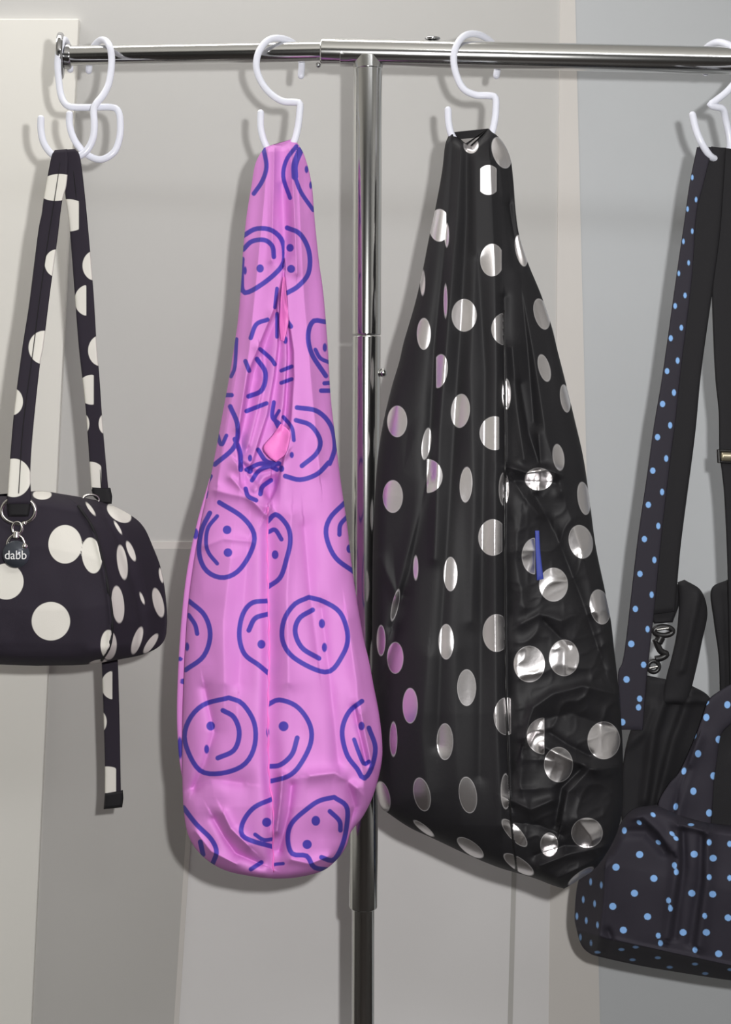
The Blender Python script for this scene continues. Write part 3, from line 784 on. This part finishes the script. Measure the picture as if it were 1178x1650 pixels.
def depthC(px, py, u, t):
    T = np.interp(py, [215, 300, 450, 800, 1150, 1330, 1440], [.012, .016, .026, .044, .055, .052, .04])
    yc = np.interp(py, [215, 420, 800, 1440], [-.038, -.048, -.058, -.058])
    h = hump(u, 2.6, 0.55) * ends(t, 0.01, 0.95)
    k = np.clip(h * 2, 0, 1)
    y = yc - T * h
    fl_ = (
        ([(730, 225), (722, 350), (700, 560), (690, 760), (660, 920), (632, 1010)], -.008, 7, 11), ([(742, 240), (736, 350), (722, 520), (708, 700), (700, 900)], .008, 9, 9),
        ([(752, 235), (752, 350), (740, 560), (728, 760), (712, 1000), (705, 1200)], -.007, 8, 11), ([(765, 250), (768, 400), (758, 600), (765, 800), (760, 1000)], .007, 12, 14),
        ([(770, 420), (782, 600), (778, 800), (775, 1000), (772, 1250)], -.006, 8, 10), ([(790, 260), (797, 420), (800, 600), (798, 900), (800, 1150), (808, 1330)], .010, 16, 7),
        ([(812, 480), (816, 700), (815, 900), (817, 1100), (824, 1300)], -.010, 5, 8), ([(640, 640), (650, 760), (670, 700)], .004, 20), ([(612, 900), (640, 960), (655, 900), (690, 780)], .007, 8, 10),
        ([(612, 1100), (632, 1040), (650, 960)], -.007, 8, 10), ([(690, 1060), (680, 1180), (690, 1290)], .006, 18, 14), ([(735, 1050), (735, 1200), (745, 1330)], .005, 16, 18),
        ([(805, 260), (812, 330), (822, 400)], .005, 8, 8), ([(820, 330), (836, 420), (850, 560), (860, 680)], -.008, 9, 9), ([(836, 440), (858, 560), (880, 700), (905, 790)], .008, 10, 10),
        ([(826, 560), (834, 660), (845, 740)], .008, 8, 8), ([(838, 620), (852, 700), (868, 745)], -.008, 7, 8),
        ([(820, 752), (850, 762), (880, 756), (902, 764)], .011, 7, 5), ([(825, 775), (855, 775), (895, 778)], -.009, 10, 8), ([(822, 766), (845, 800), (868, 830)], .007, 6, 8),
        ([(862, 800), (895, 860), (935, 960), (975, 1080)], -.009, 12, 9), ([(905, 790), (935, 880), (962, 980), (985, 1080)], .006, 14, 12),
        ([(868, 700), (872, 760), (868, 790)], .006, 6), ([(840, 830), (830, 900), (845, 980)], .005, 16, 10),
        ([(840, 1005), (870, 990), (905, 1000), (925, 990)], .006, 9, 6), ([(875, 1000), (900, 1025), (915, 1040)], -.006, 6),
        ([(845, 1190), (860, 1140), (890, 1118), (940, 1105), (995, 1118)], .011, 16, 6), ([(850, 1210), (870, 1160), (920, 1150), (990, 1175)], -.008, 14, 10),
        ([(880, 1205), (920, 1225), (960, 1240)], .010, 8, 8), ([(885, 1180), (915, 1200), (950, 1218)], -.007, 6), ([(905, 1320), (915, 1275), (950, 1240), (995, 1235)], .011, 18, 6),
        ([(895, 1330), (905, 1270), (935, 1240)], -.009, 7, 7), ([(825, 1290), (855, 1305), (890, 1290)], .008, 8, 6), ([(830, 1325), (870, 1330), (905, 1345)], -.008, 8),
        ([(870, 1395), (920, 1375), (985, 1362)], .008, 7, 6), ([(862, 1378), (910, 1362), (960, 1365)], -.007, 7), ([(900, 1415), (940, 1395), (980, 1378)], .005, 6),
        ([(930, 1320), (950, 1345), (960, 1375)], .007, 12), ([(845, 1215), (838, 1265), (850, 1300)], .006, 12, 8))
    for q, a, w1, w2 in [(f if len(f) == 4 else f + (f[2],)) for f in fl_]:
        y -= k * fold(px, py, q, a * (0.62 if max(p[0] for p in q) < 830 else 0.95), w1 * 1.15, w2 * 1.15, 1.5 if max(p[0] for p in q) < 830 else 1.3)
    y -= k * 0.010 * (vnoise(px / 75 + py / 400, py / 260, 27) - 0.5)
    right = np.clip((px - np.interp(py, [p[1] for p in seam_b], [p[0] for p in seam_b])) / 20, 0, 1) * np.clip((py - 720) / 60, 0, 1)
    rn = 1 - np.abs(2 * vnoise(px / 38 + py / 130, py / 48, 21) - 1)
    rn2 = 1 - np.abs(2 * vnoise(px / 20, py / 24 + px / 60, 22) - 1)
    y -= k * right * (0.0035 * rn ** 2 + 0.0012 * rn2 ** 2)
    y += k * 0.004 * (vnoise(px / 40, py / 230, 23) - 0.5) * (1 - right)
    return y, yc + 0.45 * T * h
dotsC = [(708, 363, 17, 26, 0, 719), (720, 379, 3.5, 18), (681, 455, 4, 20), (718, 485, 3, 25), (787, 290, 20, 24, 0, 800, 774), (808, 246, 14, 26, -20), (793, 419, 19, 26, 0, 808), (840, 404, 9, 25, -12), (748, 508, 20, 26), (815, 530, 23, 26, 0, 813), (873, 506, 12, 25, -15), (683, 538, 11, 25),
         (759, 234, 12, 13), (708, 598, 13, 27, 8, None, 703), (742, 662, 15, 27, 5), (640, 679, 16, 25), (687, 715, 7, 25, 8), (689, 767, 24, 27, 0, None, 688), (751, 781, 10, 28, 3), (633, 800, 16, 26), (797, 698, 24, 27, 0, 804), (816, 635, 7, 24), (877, 593, 9, 22, -15), (911, 642, 8, 22, -8),
         (900, 737, 9, 21, -8), (941, 803, 10, 26, -8), (936, 873, 19, 27, -12), (868, 772, 22, 18), (812, 788, 8, 26), (862, 896, 21, 29, 0, 862), (794, 866, 23, 29, 0, 809), (726, 925, 11, 27), (637, 975, 5, 25, 12), (670, 915, 4, 19), (892, 942, 23, 27), (967, 978, 16, 28, -10),
         (719, 1034, 12, 28), (800, 1020, 22, 30, 0, 814), (637, 1060, 13, 25), (614, 1032, 7, 24), (853, 1070, 25, 29), (909, 1060, 24, 29), (752, 1108, 15, 29), (661, 1137, 12, 28), (717, 1195, 13, 29), (634, 1191, 6, 27), (816, 1154, 20, 30, 0, 823), (876, 1186, 27, 29, 0, 877),
         (973, 1193, 26, 30), (900, 1232, 23, 28), (680, 1280, 13, 27, -12), (754, 1281, 14, 29, -8), (815, 1275, 8, 28), (617, 1284, 11, 25, -12), (683, 1335, 20, 5, 38), (758, 1366, 25, 10, 36), (829, 1342, 28, 10, 48), (836, 1393, 28, 10, 34), (885, 1361, 14, 19), (946, 1342, 25, 24), (936, 1412, 24, 7, -35)]
def sdfC(px, py):
    r = np.full(px.shape, 99.0)
    for d in dotsC:
        r = np.minimum(r, sdf_ell(px, py, *d))
    # the dots are cut where the cloth is folded under at the seam
    return np.where((np.abs(px - np.interp(py, [p[1] for p in seam_b], [p[0] for p in seam_b])) < 1.5) & (py > 480), 5, r)
lC = Loft(L_b, R_b, depthC, 600, 220, 30, sdfC, lattice(120, 26), top=[(722, 220), (729, 213), (738, 222), (750, 232), (760, 236), (768, 228), (778, 218), (787, 207), (796, 214)])
hand = lC.fc[:, 1] < 440
sb = np.interp(lC.fc[:, 1], [p[1] for p in seam_b], [p[0] for p in seam_b])
pocket = lC.isfront & (lC.fc[:, 1] > 758) & (lC.fc[:, 0] > sb)
lC.part('handle', M['foil'], bagC, hand)
bodyC = lC.part('body', M['foil'], bagC, ~hand & ~pocket)
pk = lC.part('pocket', M['foil'], bagC, pocket)
pts = [P(x, y, lC.front_y(x, y) - 0.0004) for x, y in smooth_poly(seam_b[2:], 90)]
mesh_obj('side_seam', *tube_geo(pts, 0.0009, 8), M['black_plastic'], bagC)
ty = lC.front_y(866, 890) - 0.002
strap('brand_tag', [(862, 855), (863, 890), (865, 935)], [(869, 855), (871, 890), (876, 933)], [(840, ty), (940, ty - 0.002)], 0.0016, M['blue_tag'], pk, None, 24, 8)

# ------------------------------------------------------------------ charcoal bag with blue dots (right)
bagD = tag(empty('dotted_bag', P(1180, 1570, 0.02)), 'charcoal canvas bag with small light blue dots and black straps', 'bag')
R4 = crop(878, 30, 3.927); R5 = crop(878, 600, 3.927); R6 = crop(878, 900, 3.927); R7 = crop(878, 1230, 3.927)
def dots_of(fn, pts, rx, ry=None, rot=0):
    return [(x, y, rx, ry or rx, rot) for x, y in fn(*pts)]
# body: front panel, left gusset, base
LD = [(1060, 1296), (1020, 1304), (998, 1330), (978, 1372), (950, 1400), (932, 1420), (926, 1472), (929, 1497), (937, 1523), (950, 1536), (967, 1542), (1031, 1556), (1107, 1569), (1180, 1580), (1240, 1585)]
RD = [(1060, 1296), (1110, 1316), (1180, 1330), (1290, 1328), (1420, 1320), (1500, 1330), (1545, 1400), (1550, 1480), (1530, 1540), (1480, 1570), (1400, 1580), (1320, 1586), (1240, 1585)]
GUS = np.array([(1290, 1000), (1330, 985), (1393, 975), (1459, 972), (1510, 966), (1545, 962)], float)
BAS = np.array([(930, 1500), (980, 1513), (1178, 1556), (1240, 1566), (1600, 1560)], float)
OUTD = np.array(smooth_poly(LD, 60).tolist() + smooth_poly(RD, 60)[::-1].tolist())
def depthD(px, py, u, t):
    d, _ = seg_dist(px, py, [tuple(p) for p in OUTD])
    g = np.interp(py, GUS[:, 0], GUS[:, 1]); b = np.interp(px, BAS[:, 0], BAS[:, 1])
    rim = np.sqrt(np.clip(1 - (1 - np.clip(d / 18, 0, 1)) ** 2, 0, 1))
    y = -0.006 - 0.016 * np.clip((px - g) / 160, 0, 1) - 0.010 * np.clip((b - py) / 120, 0, 1)
    y = y + 0.10 * np.clip((g - px) / 46, 0, 1) + 0.07 * np.clip((py - b) / 30, 0, 1)
    y = 0.09 + (y - 0.09) * (0.55 + 0.45 * rim)
    y -= fold(px, py, [(x, yy) for yy, x in GUS], 0.003, 5) + fold(px, py, [(x, yy) for x, yy in BAS], 0.003, 4)
    for q, a, w1, w2 in (([(1092, 1332), (1094, 1383), (1077, 1510)], .008, 12, 5), ([(1100, 1340), (1102, 1400), (1086, 1510)], -.006, 6, 6),
                         ([(1140, 1335), (1138, 1420), (1125, 1523)], .008, 5, 12), ([(1130, 1345), (1128, 1420), (1112, 1520)], -.005, 6, 6),
                         ([(1005, 1318), (1036, 1316), (1062, 1340), (1082, 1370)], .008, 5, 12), ([(1000, 1340), (1040, 1340), (1070, 1372)], -.006, 8, 8),
                         ([(1096, 1330), (1120, 1334), (1138, 1342)], .006, 6, 5), ([(980, 1500), (985, 1515), (975, 1530)], -.006, 5, 5)):
        y -= fold(px, py, q, a, w1, w2) * np.clip(d / 14, 0, 1)
    y += 0.005 * (vnoise(px / 40, py / 60, 31) - 0.5)
    return y, np.full(px.shape, 0.11) + 0.02 * hump(u)
dD = dots_of(R7, [(600, 577), (690, 728), (945, 575), (1065, 600), (930, 822), (567, 822), (430, 905), (650, 970), (497, 1055), (875, 1070), (1022, 1070), (1062, 828), (1100, 1205), (1160, 977), (450, 657)], 5.8, 5.6) + \
     dots_of(R7, [(503, 425), (820, 645), (832, 688), (783, 868), (795, 918), (718, 1090), (732, 1138), (1040, 500), (1170, 510), (1040, 720), (1170, 725), (1012, 965), (950, 1180)], 4.0, 5.2) + \
     dots_of(R7, [(718, 500), (685, 325), (597, 375), (805, 445), (830, 475)], 4.6, 3.2, 40) + \
     dots_of(R7, [(290, 750), (357, 770), (243, 862), (315, 888), (203, 967), (262, 995), (333, 1023), (225, 1100), (292, 1138)], 2.2, 5.5) + \
     dots_of(R7, [(485, 1178), (575, 1163), (555, 1243), (715, 1230), (790, 1290), (950, 1270), (1015, 1330), (1175, 1305), (333, 1195), (925, 388), (555, 238)], 4.8, 2.4)
rng = random.Random(4)
dD += [(x + rng.uniform(-4, 4), y + rng.uniform(-4, 4), 5.8, 5.8, 0) for y in range(1365, 1560, 34) for x in range(1200 + (y // 34 % 2) * 24, 1540, 48)]
def sdfD(px, py):
    r = np.full(px.shape, 99.0)
    for d in dD:
        r = np.minimum(r, sdf_ell(px, py, *d))
    return r
lD = Loft(LD, RD, depthD, 170, 230, 20, sdfD, lattice(48, 6))
g = np.interp(lD.fc[:, 1], GUS[:, 0], GUS[:, 1]); b = np.interp(lD.fc[:, 0], BAS[:, 0], BAS[:, 1])
mb = lD.isfront & (lD.fc[:, 1] > b); mg = lD.isfront & (lD.fc[:, 0] < g) & ~mb
lD.part('front_panel', M['navy'], bagD, lD.isfront & ~mb & ~mg)
lD.part('side_gusset', M['navy'], bagD, mg)
lD.part('base_panel', M['navy'], bagD, mb)
lD.part('back_panel', M['navy'], bagD, ~lD.isfront)
def piece(name, L, R, y0, th, mat, dots=None, nv=60, nu=40, folds=(), bulge=0.0, parent=None):
    def depth(px, py, u, t):
        h = np.clip(1 - np.abs(2 * u - 1) ** 5, 0, 1) ** 0.5 * ends(t, 0.03, 0.95)
        y = y0 - (th * 0.5 + bulge * hump(u, 2, 1)) * h + 0.003 * (vnoise(px / 30, py / 40, 41) - 0.5)
        for q, a, w1, w2 in folds:
            y = y - fold(px, py, q, a, w1, w2) * h
        return y, y0 + th * 0.5 * h
    def sdf(px, py):
        r = np.full(px.shape, 99.0)
        for d in dots:
            r = np.minimum(r, sdf_ell(px, py, *d))
        return r
    return Loft(L, R, depth, nv, nu, 6, sdf if dots else None).part(name, mat, parent or bagD)
# black lining standing up behind the front, dotted flap, inner black mouth
piece('lining', [(1042, 1088), (1036, 1130), (1015, 1180), (1004, 1230), (1002, 1290), (1006, 1330), (1050, 1345)], [(1110, 1102), (1145, 1126), (1152, 1180), (1130, 1230), (1100, 1275), (1090, 1320), (1070, 1345)], 0.030, 0.010, M['black_web'], None,
      folds=(([(1085, 1090), (1055, 1180), (1040, 1290)], .008, 10, 6), ([(1115, 1110), (1085, 1190), (1060, 1290)], .007, 6, 12), ([(1105, 1130), (1125, 1128), (1145, 1130)], .006, 5, 4), ([(1010, 1200), (1035, 1180), (1050, 1140)], .006, 8, 8)))
fd = dots_of(R6, [(1155, 925), (1022, 1005), (1100, 1145), (970, 1235), (1067, 1375), (940, 1472), (1040, 1610)], 5.0, 5.8) + dots_of(R6, [(945, 1120), (880, 1345), (828, 1570)], 3.8, 5.6, 12) + dots_of(R6, [(800, 1390), (715, 1585), (1025, 915)], 4.5, 2.6, -40)
piece('flap', [(1185, 1098), (1158, 1114), (1141, 1129), (1130, 1160), (1115, 1200), (1094, 1244), (1077, 1264), (1060, 1297), (1072, 1330), (1092, 1352)], [(1190, 1150), (1178, 1166), (1163, 1182), (1158, 1205), (1155, 1230), (1151, 1256), (1149, 1290), (1147, 1320), (1145, 1340), (1142, 1354)],
      0.006, 0.008, M['navy'], fd, 90, 44, folds=(([(1125, 1190), (1098, 1270), (1085, 1340)], .006, 4, 10), ([(1110, 1240), (1092, 1290), (1080, 1335)], -.005, 6, 6)))
piece('mouth_lining', [(1172, 1130), (1150, 1165), (1140, 1205), (1130, 1256), (1124, 1332), (1126, 1350)], [(1480, 1130), (1490, 1182), (1495, 1205), (1500, 1256), (1505, 1332), (1500, 1350)], 0.030, 0.012, M['black_web'], None, 40, 30)
# short grab handles
hb = [(1082, 1112), (1092, 1040), (1100, 985), (1094, 952)]
def band(name, centre, wid, y, th, mat, nv=80):
    c_ = smooth_poly(centre, nv); tg = np.gradient(c_, axis=0); tg /= np.linalg.norm(tg, axis=1)[:, None]
    nr = np.stack([-tg[:, 1], tg[:, 0]], -1)
    return strap(name, (c_ + nr * wid / 2).tolist()[::4], (c_ - nr * wid / 2).tolist()[::4], [(800, y), (1700, y)], th, mat, bagD, None, nv, 12)
piece('grab_handle', [(1092, 938), (1094, 975), (1090, 1022), (1082, 1060), (1074, 1090), (1066, 1135)], [(1103, 934), (1130, 952), (1140, 988), (1131, 1035), (1122, 1078), (1108, 1135)], 0.020, 0.006, M['black_web'], None, 70, 16, bulge=.004,
      folds=(([(1128, 955), (1118, 1000), (1100, 1080)], .004, 8, 4),))
piece('grab_handle', [(1050, 968), (1050, 995), (1054, 1005)], [(1103, 934), (1096, 970), (1084, 1003)], 0.026, 0.006, M['black_web'], None, 40, 14)
piece('grab_handle', [(1172, 934), (1146, 950), (1150, 1000), (1158, 1060), (1160, 1130)], [(1230, 925), (1240, 950), (1240, 1000), (1238, 1060), (1236, 1130)], 0.026, 0.006, M['black_web'], None, 60, 18, folds=(([(1172, 950), (1174, 1040), (1176, 1110)], .005, 5, 8),))
# left shoulder strap: dotted face and black underside
sdots = dots_of(R5, [(745, 200), (713, 410), (683, 622), (655, 838), (630, 1055), (602, 1275), (573, 1497)], 4.4, 5) + dots_of(R5, [(817, 128), (793, 335), (768, 545), (742, 757), (718, 972), (693, 1187), (676, 1407), (650, 1625)], 3.4, 5.2) + \
        dots_of(R6, [(547, 540), (517, 765), (490, 1035)], 5.2, 5.4) + dots_of(R6, [(625, 672), (600, 887), (593, 942)], 4.4, 5) + dots_of(R4, [(957, 1145), (903, 1205), (933, 1345), (877, 1410), (910, 1545), (848, 1612), (933, 1005)], 2.2, 4.2) + \
        [(1088, 493, 3, 4.6), (1081, 545, 3.4, 4.8), (1075, 598, 3.8, 4.8), (1104, 476, 2.8, 4.4), (1098, 528, 3, 4.6), (1092, 581, 3.2, 5)]
s1 = strap('shoulder_strap', [(1123, 237), (1111, 297), (1102, 361), (1089, 450), (1068, 600), (1054, 684), (1041, 776), (1026, 880), (1010, 1020), (1003, 1066), (996, 1085), (998, 1130), (1000, 1176)],
           [(1148, 240), (1133, 300), (1122, 348), (1115, 450), (1097, 600), (1088, 684), (1079, 753), (1066, 867), (1056, 969), (1046, 1058), (1041, 1110), (1036, 1176)],
           [(230, -.042), (300, -.040), (1000, .004), (1200, .012)], 0.004, M['navy'], bagD, sdots, 260, 22)
strap('strap_lining', [(1126, 236), (1128, 300), (1119, 348), (1111, 450), (1093, 600), (1084, 684), (1075, 753), (1062, 867), (1052, 969), (1050, 990)],
      [(1170, 238), (1166, 300), (1160, 380), (1148, 470), (1130, 600), (1120, 702), (1105, 816), (1097, 880), (1092, 934), (1088, 985)],
      [(230, -.036), (300, -.034), (1000, .012), (1200, .02)], 0.004, M['black_web'], s1, dots_of(R4, [(1093, 890), (1060, 1018), (1073, 1090)], 2.2, 2.6), 200, 16)
s2 = strap('shoulder_strap', [(1146, 236), (1146, 300), (1146, 400), (1147, 480), (1152, 600), (1158, 664), (1159, 727), (1163, 760), (1167, 800), (1171, 880), (1173, 950), (1176, 1120)],
           [(1182, 240), (1190, 300), (1192, 400), (1195, 480), (1200, 600), (1205, 664), (1207, 727), (1210, 760), (1212, 800), (1216, 880), (1218, 950), (1220, 1120)],
           [(230, -.032), (300, -.030), (1000, .010), (1200, .016)], 0.004, M['black_web'], bagD, None, 160, 14)
by = np.interp(736, [300, 1000], [-.030, .010]) - .004
bk = mesh_obj('slider_buckle', *join(rod(P(1157, 726, by), P(1214, 728, by), 0.0016, 12, .0004), rod(P(1158, 744, by), P(1215, 746, by), 0.0016, 12, .0004), rod(P(1158, 724, by), P(1159, 746, by), 0.0022, 12, .0004), rod(P(1214, 726, by), P(1215, 748, by), 0.0022, 12, .0004)), M['black_plastic'], s2)
mesh_obj('buckle_bar', *rod(P(1162, 735.5, by - .001), P(1211, 737, by - .001), 0.0050, 20, .001), M['tan'], bk)
# snap hooks that dangle between strap and handle
yk = 0.012
sh = mesh_obj('snap_hook', *join(ring_geo(P(1069, 1017, yk), 15 * S, 0.0032, ry=7 * S), rod(P(1066, 1025, yk), P(1060, 1036, yk), 0.0052, 16), tube_geo([P(x, y, yk) for x, y in smooth_poly([(1056, 1030), (1064, 1048), (1074, 1054), (1066, 1060), (1056, 1062)], 30)], 0.0038, 10),
                                 ring_geo(P(1053, 1074, yk), 9 * S, 0.0026, ry=9 * S)), M['black_plastic'], bagD)
mesh_obj('snap_hook_pin', *rod(P(1058, 1015, yk - .003), P(1078, 1012, yk - .003), 0.0014, 10, .0004), M['silver'], sh)
mesh_obj('snap_hook_pin', *rod(P(1046, 1077, yk - .003), P(1060, 1074, yk - .003), 0.0014, 10, .0004), M['silver'], sh)

for o in bpy.data.objects:
    if '_org' in o:
        del o['_org']
